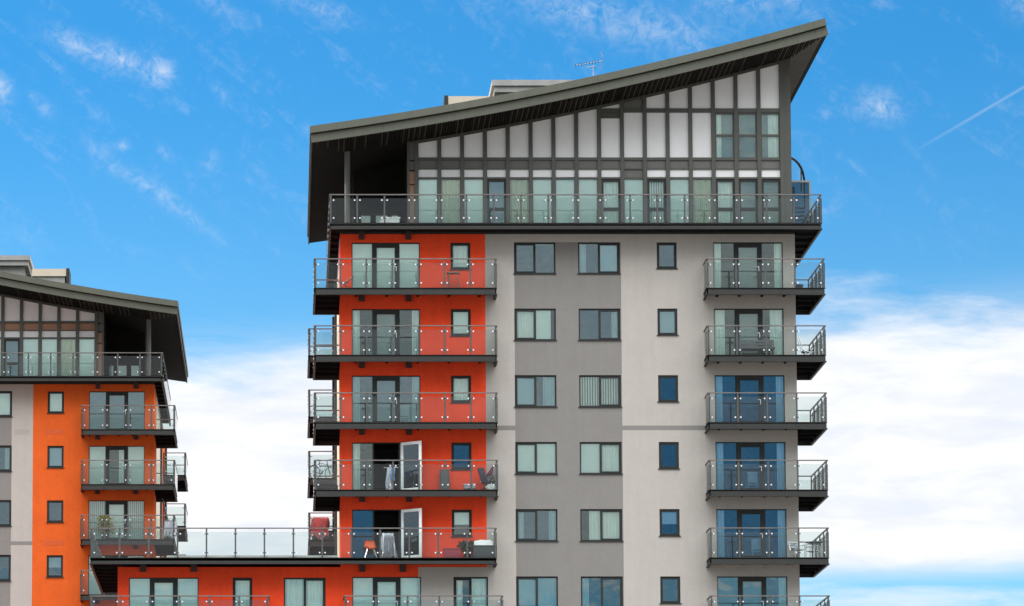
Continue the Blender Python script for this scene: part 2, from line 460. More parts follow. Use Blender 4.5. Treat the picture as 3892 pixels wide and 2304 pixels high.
def post_mesh(hgt, sides=(-1, 1)):
    k = ('post', round(hgt, 2), sides)
    if k not in MESH:
        bm = bmesh.new(); bbox(bm, -.034, .034, .0, .05, 0, hgt)
        for z in (.2, hgt - .22):
            bbox(bm, -.12 if -1 in sides else 0, .12 if 1 in sides else 0, -.012, .012, z - .02, z + .02)
            for s in sides:
                tube_bm(bm, [(s * .115, -.032, z), (s * .115, -.006, z)], .033, 8, 1)
        MESH[k] = finish(bm, 'post', ['post', 'stainless'])
    return MESH[k]
def balustrade(par, segs, z, hgt=1.24, rail_m='rail'):
    """segs: (x0,y0,x1,y1,panels, outward sign); posts stand inside the glass line"""
    done = set()
    for (x0, y0, x1, y1, n, firstpost, lastpost) in segs:
        ln = math.hypot(x1 - x0, y1 - y0); ux, uy = (x1 - x0) / ln, (y1 - y0) / ln
        ang = math.atan2(uy, ux)
        link('handrail', cube(rail_m), par, ((x0 + x1) / 2, (y0 + y1) / 2, z + hgt), (ln + .05, .065, .045), (0, 0, ang))
        for i in range(n + 1):
            if i == 0 and not firstpost or i == n and not lastpost: continue
            t = ln * i / n
            if i == 0: t += .04
            if i == n: t -= .04
            link('post', post_mesh(hgt - .02, (1,) if i == 0 else (-1,) if i == n else (-1, 1)), par, (x0 + ux * t, y0 + uy * t, z), None, (0, 0, ang))
        for i in range(n):
            a = ln * i / n + .035; b = ln * (i + 1) / n - .035; c = (a + b) / 2
            link('glass_panel', cube('glass_rail'), par, (x0 + ux * c + uy * .02, y0 + uy * c - ux * .02, z + .03 + (hgt - .19) / 2), (b - a, .012, hgt - .19), (0, 0, ang))
def beam(par, x0, y0, x1, y1, z0, z1):
    """steel channel: web with top and bottom lips, along one edge"""
    ln = math.hypot(x1 - x0, y1 - y0); ang = math.atan2(y1 - y0, x1 - x0)
    bm = bmesh.new()
    H_ = z1 - z0
    bbox(bm, 0, ln, 0, .05, .03, H_ - .03); bbox(bm, -.01, ln + .01, -.045, .05, 0, .03); bbox(bm, -.01, ln + .01, -.03, .05, H_ - .03, H_)
    return link('edge_beam', finish(bm, 'edge_beam', 'steel_dark'), par, (x0, y0, z0), None, (0, 0, ang))
def balcony(root, poly, ztop, sg, edges, depth=.30, joist_x=None, name='balcony', brackets=(), rail_m='rail'):
    """poly in thing frame; edges = balustraded edges (x0,y0,x1,y1,panels,firstpost,lastpost), outer side on the right hand"""
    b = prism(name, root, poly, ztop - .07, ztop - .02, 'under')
    for e in edges: beam(b, e[0], e[1], e[2], e[3], ztop - depth, ztop)
    balustrade(b, edges, ztop + .0, rail_m=rail_m)
    xs = [p[0] for p in poly]
    if joist_x:
        for (ax0, ax1, ay0, ay1, n, along) in joist_x:
            for i in range(n):
                t = (i + .5) / n
                if along == 'x':
                    xx = ax0 + (ax1 - ax0) * t
                    box('joist', b, xx - .035, xx + .035, ay0 + .12, ay1, ztop - .17, ztop - .075, 'under')
                else:
                    yy = ay0 + (ay1 - ay0) * t
                    box('joist', b, ax0, ax1, yy - .035, yy + .035, ztop - .22, ztop - .075, 'under')
    for bx in brackets:
        box('bracket', b, bx - .12, bx + .12, -.14, .0, ztop - .36, ztop - .072, 'bracket')
    return b

FH = 2.878; HEAD0 = 36.33; RAIL0 = 35.39
def zroof(l): return 40.982 + .14753 * l + .0034466 * l * l

def tower(root, sg, cfg):
    T = lambda l: sg * l
    def span(a, b): return (a, b) if sg > 0 else (-b, -a)
    OR = cfg['orange']; W_ = 19.43; DEP = 17.5
    rows = range(cfg['rows'])
    op = []          # openings in thing frame
    def opening(a, b, z0, z1): x0, x1 = span(a, b); op.append((x0, x1, z0, z1)); return x0, x1, z0, z1
    wins = []
    for k in rows:
        hd = HEAD0 - FH * k
        wins.append(('balcony_door', k, opening(.50, 3.41, hd - 2.16, hd), cfg['door'][k]))
        if cfg['small'][k]:
            a, b = (4.72, 5.57) if k < 5 else (4.78, 6.24)
            wins.append(('window', k, opening(a, b, hd - (1.16 if k < 5 else 2.16), hd), cfg['small'][k]))
        wins.append(('window', k, opening(7.43, 9.20, hd - 1.35, hd + .02), cfg['w1'][k]))
        if cfg['full']:
            wins.append(('window', k, opening(10.17, 11.95, hd - 1.35, hd + .02), cfg['w2'][k]))
            wins.append(('window', k, opening(13.53, 14.38, hd - 1.13, hd + .02), cfg['w3'][k]))
            wins.append(('balcony_door', k, opening(15.94, 18.91, hd - 2.16, hd + .02), cfg['rdoor'][k]))
    ztop = 36.70
    zb = 22.36
    zl = 0
    A = lambda a, b, z0, z1, m: wall(root, *span(a, b), z0, z1, m, op)
    if cfg['full']:
        A(0, 6.20, zb, ztop, OR); A(0, 3.29, zl, zb, OR); A(3.29, 6.20, zl, zb, 'light_grey')
    else:
        A(0, 6.33, zl, ztop, OR)
    pl = 6.20 if cfg['full'] else 6.33
    A(pl, 7.44, zl, 28.22, 'light_grey'); A(pl, 7.44, 28.42, ztop, 'light_grey'); A(pl, 7.44, 28.22, 28.42, 'dark_grey')
    A(7.44, 11.99, HEAD0 + .02, ztop, 'light_grey'); A(7.44, 11.99, zl, HEAD0 + .02, 'dark_grey')
    A(11.99, W_, 28.42, ztop, 'light_grey'); A(11.99, W_, 28.22, 28.42, 'dark_grey'); A(11.99, W_, zl, 28.22, 'light_grey')
    # side and rear walls
    def side(l, y0, y1, z0, z1, m):
        bm = bmesh.new(); vs = [bm.verts.new(p) for p in ((0, 0, 0), (0, y1 - y0, 0), (0, y1 - y0, z1 - z0), (0, 0, z1 - z0))]
        bm.faces.new(vs); me = bpy.data.meshes.new('side_wall'); bm.to_mesh(me); bm.free(); me.materials.append(M[m])
        return link('side_wall', me, root, (T(l), y0, z0))
    side(0, 0, 3.2, 0, ztop, OR); side(0, 3.2, 11.5, 0, ztop, 'cream'); side(0, 11.5, DEP, 0, ztop, OR)
    side(W_, 0, DEP, 0, ztop, 'light_grey')
    x0, x1 = span(0, W_); box('rear_wall', root, x0, x1, DEP, DEP + .2, 0, ztop, 'light_grey')
    box('floor_slab', root, x0 + .02, x1 - .02, .02, DEP, ztop - .003, ztop + .22, 'steel_dark')
    # downpipes and wall fittings on the sunlit flank
    dp = T(-.07)
    tubes('downpipe', root, [[(dp, 9.0, 20), (dp, 9.0, 36.5)]], .055, 'frame', 8)
    tubes('downpipe', root, [[(dp, DEP - .25, 20), (dp, DEP - .25, 36.5)]], .06, 'frame', 8)
    # ---- windows
    for (nm, k, (a, b, c, d), sp_) in wins:
        w = b - a
        gm, fl = sp_[0], list(sp_[1:])
        if nm == 'balcony_door':
            if sg < 0: pass
            opn = fl[1] == 'open'
            gap = .31
            L = [(0, gap, 0, fl[0]), (gap, 1 - gap, .17, fl[1]), (1 - gap, 1, 0, fl[2])]
            f = glazing(root, nm, a, b, c, d, L, gm, fb=.035, sill=False, depth=3.5, room_m='room_dark' if opn else 'room')
            for t in (gap, 1 - gap):
                box('jamb', f, a + w * t - .035, a + w * t + .035, .06, .145, c + .036, d - .036, 'frame')
            if not opn:
                hx = a + w * (1 - gap) - .11 if fl[1] is not None or True else 0
                bm = bmesh.new(); bbox(bm, -.012, .012, -.05, .0, -.14, .06); bbox(bm, -.10, .012, -.06, -.035, .035, .06)
                link('handle', finish(bm, 'handle', 'stainless'), f, (hx if sg > 0 or True else hx, .05, c + 1.07))
            else:   # white leaf swung out over the balcony
                hx = a + w * (1 - gap); lw = 1.0; LEAF = math.radians(146)
                bm = bmesh.new()
                for bb in ((-lw, -lw + .11, 0, .06, 0, 2.12), (-.11, 0, 0, .06, 0, 2.12), (-lw + .11, -.11, 0, .06, 2.0, 2.12), (-lw + .11, -.11, 0, .06, 0, .14)): bbox(bm, *bb)
                # leaf local: hinge at origin, leaf extends towards -x; turned so that it stands out towards the viewer
                lf = link('door_leaf', finish(bm, 'door_leaf', 'white_paint'), f, (hx + .1, .02, c + .02), None, (0, 0, LEAF))
                lf['label'] = 'white painted door leaf standing open'
                p1 = link('leaf_pane', cube('glass_grey'), f, (hx + .1 - math.cos(LEAF) * lw / 2 - math.sin(LEAF) * .03, .02 - math.sin(LEAF) * lw / 2 + math.cos(LEAF) * .03, c + 1.09), (lw - .22, .012, 1.86), (0, 0, LEAF))
                link('leaf_blind', cube('blind_grey'), f, (hx + .1 - math.cos(LEAF) * lw / 2 - math.sin(LEAF) * .012, .02 - math.sin(LEAF) * lw / 2 + math.cos(LEAF) * .012, c + 1.09), (lw - .22, .006, 1.86), (0, 0, LEAF))
        elif w > 1.2:
            hid = 'big' if (d - c) > 2 else ''
            if hid: L = [(0, .5, .07, fl[0]), (.5, 1, .0, fl[1])]
            elif fl[2] == 'L': L = [(0, .5, .055, fl[0]), (.5, 1, .0, fl[1])]
            else: L = [(0, .5, .0, fl[0]), (.5, 1, .055, fl[1])]
            f = glazing(root, nm, a, b, c, d, L, gm, fb=.06, sill=not hid)
            box('centre_mullion', f, a + w / 2 - .04, a + w / 2 + .04, .06, .142, c + .061, d - .061, 'frame')
        else:
            glazing(root, nm, a, b, c, d, [(0, 1, .055, fl[0])], gm, fb=.055)
    if not cfg['full']:
        for (zz) in (28.2 + 5.85, 28.2 + 0.0):      # blanked service covers in the render
            x0, x1 = span(4.7, 5.75); box('service_cover', root, x0, x1, -.006, -.002, zz, zz + .26, 'orange_cover')
            if zz > 30: x0, x1 = span(6.5, 7.3); box('service_cover', root, x0, x1, -.006, -.002, zz, zz + .26, 'grey_cover')
    else:
        for k in range(1, 6):                       # top-hung vents of the flank windows
            zz = HEAD0 - FH * k
            x0, x1 = span(W_, W_ + .07); box('flank_vent', root, x0, x1, 4.2, 5.0, zz + .02, zz + .52, 'frame')
            x0, x1 = span(W_, W_ + .11); box('flank_sill', root, x0, x1, 4.1, 5.1, zz - .22, zz - .17, 'frame')
    # ---- balconies
    z_of = lambda k: RAIL0 - 1.24 - FH * k - .02
    def E_(l0, y0, l1, y1, n, fp=True, lp=True):
        if sg > 0: return (l0, y0, l1, y1, n, fp, lp)
        return (-l1, y1, -l0, y0, n, lp, fp)
    br = cfg['bracket']
    for k in cfg['lbal']:
        R_ = cfg['lbal_end']
        poly = [(T(-1.1), -1.2), (T(R_), -1.2), (T(R_), 0), (T(0), 0), (T(0), 3.2), (T(-1.1), 3.2)]
        e = [E_(-1.1, 3.2, -1.1, -1.2, 4, True, False), E_(-1.1, -1.2, R_, -1.2, cfg['lbal_n'], True, True), E_(R_, -1.2, R_, 0, 1, False, False), E_(0, 3.2, -1.1, 3.2, 1, False, False)]
        js = [(*span(0, R_), -1.14, -.01, 5, 'x'), (*span(-1.05, -.02), -1.1, 3.15, 4, 'y')]
        balcony(root, poly, z_of(k), sg, e, joist_x=js, brackets=[T(q) for q in br])
    for k in cfg['rbal']:
        poly = [(T(15.52), -1.2), (T(20.5), -1.2), (T(20.47), 3.2), (T(19.43), 3.2), (T(19.43), 0), (T(15.52), 0)]
        e = [E_(15.52, 0, 15.52, -1.2, 1, False, False), E_(15.52, -1.2, 20.5, -1.2, 4), E_(20.5, -1.2, 20.45, 3.2, 4, False, True), E_(20.45, 3.2, 19.43, 3.2, 1, False, False)]
        js = [(*span(15.6, 19.4), -1.14, -.01, 4, 'x'), (*span(19.5, 20.4), -1.1, 3.15, 4, 'y')]
        balcony(root, poly, z_of(k), sg, e, joist_x=js)
    for k in cfg['sbal']:          # balconies round the rear corner, seen past the flank
        poly = [(T(-1.25), 14.4), (T(0), 14.4), (T(0), 18.8), (T(-1.25), 18.8)]
        e = [E_(-1.25, 18.8, -1.25, 14.4, 4, True, False), E_(-1.25, 14.4, 0, 14.4, 1, True, True), E_(0, 18.8, -1.25, 18.8, 1, False, False)]
        balcony(root, poly, z_of(k), sg, e, joist_x=[(*span(-1.2, -.02), 14.45, 18.75, 4, 'y')])
    # ---- penthouse deck
    Rr = 20.41
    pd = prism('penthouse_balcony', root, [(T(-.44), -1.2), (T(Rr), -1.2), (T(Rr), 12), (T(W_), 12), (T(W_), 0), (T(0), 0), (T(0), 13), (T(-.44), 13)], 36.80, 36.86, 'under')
    e = [E_(-.44, 13, -.44, -1.2, 12, True, False), E_(-.44, -1.2, Rr, -1.2, 18), E_(Rr, -1.2, Rr - .1, 12, 10, False, True)]
    for q in e: beam(pd, q[0], q[1], q[2], q[3], 36.65, 36.93)
    balustrade(pd, e, 36.93, 1.21)
    x0, x1 = span(-.38, -.02)
    for i in range(11): box('joist', pd, x0, x1, -1.0 + i * 1.25, -.9 + i * 1.25, 36.68, 36.795, 'under')
    x0, x1 = span(W_ + .02, Rr - .06)
    for i in range(10): box('joist', pd, x0, x1, -1.0 + i * 1.25, -.9 + i * 1.25, 36.68, 36.795, 'under')
    for q in br: box('bracket', pd, T(q) - .12, T(q) + .12, -.14, 0, 36.46, 36.795, 'bracket')
    # ---- penthouse wall
    YP = .30; P0 = cfg['p0']; BW = .98; NB = cfg['bays']; mw = .085
    RZ = cfg['rdz']
    zs = lambda l: zroof(l) + RZ - .67
    Z0, Z1, Z2, Z3, Z4 = 36.95, 39.16, 39.24, 39.60, 40.06
    def quad(name, l0, l1, za, m, th=.04, zt=None, y=YP, gap=.0):
        za_, zb_ = (zs(l0) - gap, zs(l1) - gap) if zt is None else (zt, zt)
        poly = [(T(l0), za), (T(l1), za), (T(l1), zb_), (T(l0), za_)]
        return prism(name, root, poly, y, y + th, m, 'y')
    for i in range(NB + 1):
        l = P0 + BW * i
        quad('mullion', l - mw, l + mw, Z0, 'pent_frame', .16, y=YP - .10)
    le = P0 + BW * NB
    for (za, zb_) in ((Z1, Z2), (Z3 - .02, Z3 + .03), (Z4 - .08, Z4 + .04)):
        for i in range(NB):
            x0, x1 = span(P0 + BW * i + mw, P0 + BW * (i + 1) - mw)
            box('transom', root, x0, x1, YP - .06, YP + .05, za, zb_, 'pent_frame')
    for i in range(NB):
        a, b = P0 + BW * i + mw, P0 + BW * (i + 1) - mw
        x0, x1 = span(a, b)
        box('band_panel', root, x0, x1, YP, YP + .04, Z3 + .03, Z4 - .08, cfg['band'])
        box('wall_panel', root, x0, x1, YP, YP + .04, Z2, Z3 - .02, 'pent_panel' if i != 9 else 'band_panel')
        kd = cfg['pent'][i]
        door = kd.startswith('D:')
        kd = kd[2:] if door else kd
        kk, gmm = (kd.split('/') + ['glass_clear'])[:2]
        if door:
            br_ = [(x0, x0 + .09, YP - .02, YP + .04, Z0, Z1), (x1 - .09, x1, YP - .02, YP + .04, Z0, Z1), (x0 + .09, x1 - .09, YP - .02, YP + .04, Z1 - .12, Z1), (x0 + .09, x1 - .09, YP - .02, YP + .04, 37.78, 37.92)]
            f = boxes('glazed_door', root, br_, 'frame')
            box('pane', f, x0 + .09, x1 - .09, YP + .005, YP + .017, Z0, 37.78, gmm); box('pane', f, x0 + .09, x1 - .09, YP + .005, YP + .017, 37.92, Z1 - .12, gmm)
        else:
            br_ = [(x0, x0 + .012, YP - .02, YP + .04, Z0, Z1), (x1 - .012, x1, YP - .02, YP + .04, Z0, Z1)]
            f = boxes('fixed_glazing', root, br_, 'pent_frame')
            box('pane', f, x0 + .012, x1 - .012, YP + .005, YP + .017, Z0, Z1, gmm)
        fill(f, x0, x1, Z0, Z1, kk, YP + .07)
        # upper storey
        split = cfg['full'] and i >= 8
        if not split: quad('wall_panel', a, b, Z4 + .04, 'pent_panel')
        else:
            box('transom', root, x0, x1, YP - .06, YP + .05, 42.07, 42.25, 'pent_frame')
            if i in (8,):
                box('wall_panel', root, x0, x1, YP, YP + .04, Z4 + .04, 41.82, 'pent_panel'); box('header_panel', root, x0, x1, YP - .02, YP + .04, 41.82, 42.07, 'pent_frame')
            elif i < 13: box('wall_panel', root, x0, x1, YP, YP + .04, Z4 + .04, 42.07, 'pent_panel')
            else:
                bars = [(x0, x0 + .05, YP - .02, YP + .05, Z4 + .04, 42.07), (x1 - .05, x1, YP - .02, YP + .05, Z4 + .04, 42.07), (x0 + .05, x1 - .05, YP - .02, YP + .05, 41.02, 41.12), (x0 + .05, x1 - .05, YP - .02, YP + .05, 42.0, 42.07)]
                f = boxes('window', root, bars, 'pent_frame')
                box('pane', f, x0 + .05, x1 - .05, YP + .01, YP + .022, Z4 + .04, 41.02, 'glass_clear'); box('pane', f, x0 + .05, x1 - .05, YP + .01, YP + .022, 41.12, 42.0, 'glass_clear')
                fill(f, x0, x1, Z4, 42.05, 'dim', YP + .08)
                if i == 13: fill(f, x0, x1, Z4, 42.05, 'left', YP + .08)
                if i == 15: fill(f, x0, x1, Z4, 42.05, 'right_wide', YP + .08)
            if zs(a) > 42.27: quad('wall_panel', a, b, 42.25, 'pent_panel' if i != 9 else 'band_panel')
    quad('head_trim', P0 - .35, le, 0, 'pent_frame', .10, zt=None, y=YP - .08) if False else None
    # sloping head trim under the soffit
    for i in range(NB):
        a, b = P0 + BW * i + mw, P0 + BW * (i + 1) - mw
        poly = [(T(a), zs(a) - .13), (T(b), zs(b) - .13), (T(b), zs(b)), (T(a), zs(a))]
        prism('head_trim', root, poly, YP - .05, YP - .002, 'pent_frame', 'y')
    # narrow end bay beside the open terrace
    quad('end_post', P0 - .40, P0 - .30, Z0, 'pent_frame', .2, y=YP - .1)
    for (za, zt, m_) in ((Z0, 38.9, 'brown_panel'), (38.95, 39.5, 'brown_panel'), (39.56, 39.95, 'band_panel')):
        x0, x1 = span(P0 - .30, P0 - mw); box('side_panel', root, x0, x1, YP, YP + .04, za, zt, m_)
    quad('side_panel', P0 - .30, P0 - mw, 40.0, 'band_panel')
    if cfg['full']:
        quad('corner_post', le + mw, W_ - .06, Z0, 'pent_frame', .4, y=YP - .05)
        for zz in (39.3, 39.85, 42.1): box('post_joint', root, *span(le + mw, W_ - .055), YP - .054, YP - .051, zz, zz + .02, 'joint')
    # penthouse body
    x0, x1 = span(P0 - .3, W_ - .1)
    link('room_interior', room_mesh(x1 - x0, 3.1, 4.0, 'room'), root, (x0, YP + .2, 36.93))
    if cfg['full']: link('room_interior', room_mesh(3.2, 2.2, 4.0, 'room'), root, (P0 + BW * 13 - .05, YP + .2, 40.05))
    a, b = span(P0 - .35, P0 - .31); box('terrace_wall', root, a, b, YP + .1, 4.5, 36.93, 40.7, 'soffit')
    a, b = span(.7, P0 - .31); tw = box('terrace_wall', root, a, b, 4.5, 4.6, 36.93, 41.0, 'soffit')
    for (p, q) in ((.95, 1.45), (1.6, 2.2), (2.3, 2.65)):
        a, b = span(p, q)
        f = boxes('terrace_door', root, [(a, a + .05, 4.44, 4.495, 36.95, 38.6), (b - .05, b, 4.44, 4.495, 36.95, 38.6), (a + .05, b - .05, 4.44, 4.495, 38.5, 38.6)], 'frame')
        box('pane', f, a + .05, b - .05, 4.45, 4.462, 36.95, 38.5, 'glass_clear'); box('blind_or_backing', f, a + .05, b - .05, 4.475, 4.48, 36.95, 38.5, 'blind')
    a, b = span(.66, .7); box('flank_wall', root, a, b, 4.6, DEP, 36.93, 40.9, 'soffit')
    a, b = span(W_ - .1, W_ - .06); box('flank_wall', root, a, b, YP + .36, DEP, 36.93, 43.9, 'pent_frame')
    a, b = span(.7, W_ - .1); box('rear_wall', root, a, b, DEP - .1, DEP, 36.93, 40.9, 'pent_frame')
    tubes('column', root, [[(T(.33), .55, 36.93), (T(.33), .55, 40.42)]], .125, 'column', 14)
    # ---- roof: curved shell, two stepped fascias, ribbed soffit
    La, Lb = -1.3, 20.5; N = 40
    Y0, Y1 = -2.5, 18.0
    if not cfg['full']: Lb = 20.5
    prof = [La + (Lb - La) * i / N for i in range(N + 1)]
    bm = bmesh.new(); O = (T(La), Y0, 40.0)
    def strip(dz0, dz1, y0, y1, sh0=0, sh1=0):
        bm_ = bmesh.new(); R0 = []
        for l in prof:
            sl_ = .14753 + 2 * .0034466 * l
            z = zroof(l) + RZ
            R0.append([bm_.verts.new((T(l + (-dzz) * sl_ * .9) - O[0], yy - O[1], z + dzz - O[2])) for dzz in (dz1, dz0) for yy in (y0, y1)])
        for i in range(N):
            A, B = R0[i], R0[i + 1]
            bm_.faces.new((A[0], A[1], B[1], B[0])); bm_.faces.new((A[2], A[3], B[3], B[2]))
            bm_.faces.new((A[0], A[2], B[2], B[0])); bm_.faces.new((A[1], A[3], B[3], B[1]))
        bm_.faces.new((R0[0][0], R0[0][1], R0[0][3], R0[0][2])); bm_.faces.new((R0[-1][0], R0[-1][1], R0[-1][3], R0[-1][2]))
        return bm_
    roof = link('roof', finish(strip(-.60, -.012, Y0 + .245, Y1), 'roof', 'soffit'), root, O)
    def rp(name, m, *a): return link(name, finish(strip(*a), name, m), roof, O)
    rp('upper_fascia', 'fascia', -.295, .0, Y0, Y0 + .242)
    rp('lower_fascia', 'fascia', -.67, -.33, Y0 + .15, Y0 + .24)
    # end fascias along both ends
    for (lend, s_) in ((La, 1), (Lb, -1)):
        for (d0, d1, off) in ((-.295, -.0, 0.), (-.66, -.302, .05)):
            l0, l1 = (lend + off, lend + off + .06) if s_ > 0 else (lend - off - .06, lend - off)
            poly = [(T(l0), zroof(l0) + RZ + d0), (T(l1), zroof(l1) + RZ + d0), (T(l1), zroof(l1) + RZ + d1), (T(l0), zroof(l0) + RZ + d1)]
            prism('end_fascia', roof, poly, Y0 + .246, Y1 + .02, 'fascia' if d0 > -.5 else 'soffit_plain', 'y')
    for jl in cfg['joints']:        # sheet joints in the fascias
        sl_ = .14753 + 2 * .0034466 * jl
        for (d0, d1, yy) in ((-.29, -.005, Y0 - .004), (-.655, -.31, Y0 + .146)):
            zc = zroof(jl) + RZ + (d0 + d1) / 2
            link('fascia_joint', cube('joint'), roof, (T(jl + .15 * sl_ * (1 if d0 > -.5 else 3)), yy + .003, zc), (.018, .006, d1 - d0), (0, -sg * math.atan(sl_), 0))
    # ribs of the soffit
    l = La + .22; i = 0
    while l < cfg['rib_end']:
        sl_ = math.atan(.14753 + 2 * .0034466 * l)
        y1 = YP - .1
        if l > W_ - .06: y1 = YP - .1 - (l - W_ + .06) / (Lb - W_) * 2.5
        if l < 0: y1 = YP - .1 + (l) / 1.3 * 2.4
        if y1 - (Y0 + .15) > .1:
            zc = zroof(l) + RZ - .60 - .03
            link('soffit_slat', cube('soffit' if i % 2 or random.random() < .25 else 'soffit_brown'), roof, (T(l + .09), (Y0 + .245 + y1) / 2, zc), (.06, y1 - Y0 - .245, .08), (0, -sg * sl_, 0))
        l += .115; i += 1
    # plain lining of the end overhang
    if cfg['full']:
        zc = lambda q: zroof(q) + RZ - .615
        bm = bmesh.new(); pts = [(W_ - .06, YP - .1), (Lb - .1, Y0 + .16), (Lb - .1, Y1), (W_ - .06, Y1)]
        vs = [bm.verts.new((T(p[0]) - T(W_), p[1], zc(p[0]) - .02 - 43)) for p in pts]; bm.faces.new(vs)
        vs2 = [bm.verts.new((T(p[0]) - T(W_), p[1], zc(p[0]) - .05 - 43)) for p in pts]; bm.faces.new(vs2)
        for q in range(4): bm.faces.new((vs[q], vs[(q + 1) % 4], vs2[(q + 1) % 4], vs2[q]))
        link('end_soffit', finish(bm, 'end_soffit', 'soffit_plain'), roof, (T(W_), 0, 43))
    # ---- plant on the roof
    dz = RZ
    pa, pb = cfg['plant']
    x0, x1 = span(pa + .35, pb)
    f = box('plant_room', root, x0, x1, 6.3, 12, zroof(pa) - .3, 44.70 + dz, 'plant_grey')
    x0, x1 = span(pa, pb + .2); box('plant_roof', root, x0, x1, 5.9, 12.5, 44.72 + dz, 44.98 + dz, 'plant_grey')
    x0, x1 = span(pa + .12, pb + .1); box('plant_roof_lip', root, x0, x1, 6.0, 12.2, 44.45 + dz, 44.715 + dz, 'plant_grey')
    x0, x1 = span(pa - 1.95, pa - .1); box('roof_upstand', root, x0, x1, 6.0, 10.5, 43.86 + dz, 44.26 + dz, 'cream')
    x0, x1 = span(pa - 1.88, pa - .1); box('roof_upstand', root, x0, x1, 6.1, 10.4, 41.5, 43.855 + dz, 'plant_grey')
    x0, x1 = span(pa - 2.12, pa - 1.955); box('vent_cowl', root, x0, x1, 5.95, 7.5, 41.4, 44.28 + dz, 'frame')

Bl = ('glass_clear', 'blind', 'blind', 'blind')
right_cfg = dict(full=True, orange='orange_red', rows=6,
    door=[Bl, ('glass_clear', 'left', 'dim', 'right'), ('glass_grey', 'left', 'dim', 'right'), ('glass_clear', 'left', 'open', 'full'), ('glass_sky_tint', None, 'open', None), ('glass_clear', 'blind', 'blind', 'blind')],
    small=[('glass_clear', 'full'), ('glass_clear', 'blind'), ('glass_clear', 'full'), ('glass_sky_tint', None), ('glass_clear', 'half'), ('glass_clear', 'left_wide', 'full')],
    w1=[('glass_grey', None, None, 'L'), ('glass_clear', 'full', 'blind_gap', 'L'), ('glass_grey', 'blind', 'right_wide', 'L'), ('glass_clear', 'blind', 'blind', 'L'), ('glass_grey', 'left', 'right', 'L'), ('glass_grey', 'blind', 'full', 'L')],
    w2=[('glass_grey', 'left', 'blind', 'R'), ('glass_grey', None, 'right', 'R'), ('glass_clear', 'vert', 'vert', 'R'), ('glass_clear', 'blind', 'full', 'R'), ('glass_clear', 'right_wide', 'full', 'R'), ('glass_grey', 'left', None, 'R')],
    w3=[('glass_grey', None), ('glass_grey', 'blind'), ('glass_sky_tint', None), ('glass_sky_tint', None), ('glass_sky_tint', 'half'), ('glass_grey', None)],
    rdoor=[('glass_clear', 'left', 'dim', 'right'), ('glass_clear', 'left_wide', 'dim', 'right_wide'), ('glass_sky_tint', 'left', None, 'right'), ('glass_sky_tint', 'left', None, 'right'), ('glass_sky_tint', 'left', None, 'right'), ('glass_grey', 'dim', 'dim', 'right')],
    lbal=[0, 1, 2, 3], lbal_end=6.6, lbal_n=7, rbal=[0, 1, 2, 3, 4, 5], sbal=[0, 1, 2, 3], bracket=(.92, 2.92),
    p0=3.29, bays=16, band='band_panel', rdz=0., joints=[1.72, 4.75, 7.80, 10.85, 13.9, 16.9, 20.0], rib_end=20.3, plant=(6.86, 12.5),
    pent=['blind', 'beige', 'blind', 'D:dim/glass_grey', 'beige', 'blind', 'blind', 'blind', 'D:full', 'blind', 'D:vert', 'blind', 'beige', 'D:full', 'D:dim', 'D:dim/glass_clear'])
left_cfg = dict(full=False, orange='orange', rows=4,
    door=[('glass_grey', 'dim', 'dim', 'dim'), ('glass_clear', 'blind', 'right', 'blind'), ('glass_clear', 'vert', 'blind', 'vert'), ('glass_clear', 'blind', 'blind', 'full')],
    small=[('glass_clear', 'blind'), ('glass_grey', 'blind'), ('glass_grey', None), ('glass_grey', 'half')],
    w1=[('glass_clear', 'blind', 'blind', 'R'), ('glass_grey', None, 'right', 'R'), ('glass_grey', None, None, 'R'), ('glass_grey', None, None, 'R')],
    lbal=[0, 1, 2, 3], lbal_end=3.73, lbal_n=4, rbal=[], sbal=[0, 1, 2], bracket=(.95, 2.95),
    p0=3.07, bays=7, band='brown_panel', rdz=-.17, joints=[2.4, 4.6, 7.7], rib_end=9.6, plant=(6.95, 11.5),
    pent=['blind', 'beige', 'blind', 'blind', 'D:dim/glass_grey', 'blind', 'blind'])
RX = 2.31
tw_r = thing('apartment_building', 'tall grey and red-orange apartment tower under the upswept roof, right of the gap', 'building', (RX, 0, 0), group='twin apartment towers')
tower(tw_r, 1, right_cfg)
tw_l = thing('apartment_building', 'more distant orange and grey apartment tower cut off by the left edge', 'building', (-6.87, 36.5, 0), group='twin apartment towers')
tower(tw_l, -1, left_cfg)

# ------------------------------------------------------------------ lower wing with roof terrace (thing frame = world, base at its left corner)
WX = -7.12
wing = thing('apartment_wing', 'lower orange wing carrying the long glass-railed roof terrace', 'building', (WX, 0, 0))
f_ = lambda x: x - WX
hd = HEAD0 - 5 * FH
wops = [(f_(-6.64), f_(-3.70), hd - 2.18, hd - .03), (f_(-2.25), f_(-1.42), hd - 2.18, hd - .03), (f_(-.09), f_(1.68), hd - 2.18, hd - .03)]
wall(wing, 0, f_(RX) - .004, 0, 22.36, 'orange_red', wops)
bm = bmesh.new(); vs = [bm.verts.new(p) for p in ((0, 0, 0), (0, 10, 0), (0, 10, 22.3), (0, 0, 22.3))]; bm.faces.new(vs)
link('side_wall', finish(bm, 'side_wall', 'orange_red'), wing, (0, 0, 0))
box('rear_wall', wing, 0, f_(RX), 10, 10.2, 0, 22.3, 'orange_red')
a, b, c, d = wops[0]
f = glazing(wing, 'balcony_door', a, b, c, d, [(0, .31, 0, 'blind'), (.31, .69, .17, 'blind'), (.69, 1, 0, 'blind')], 'glass_clear', fb=.035, sill=False)
for t in (.31, .69): box('jamb', f, a + (b - a) * t - .035, a + (b - a) * t + .035, .06, .145, c + .036, d - .036, 'frame')
a, b, c, d = wops[1]; glazing(wing, 'window', a, b, c, d, [(0, 1, .06, 'full')], 'glass_clear', fb=.055, sill=False)
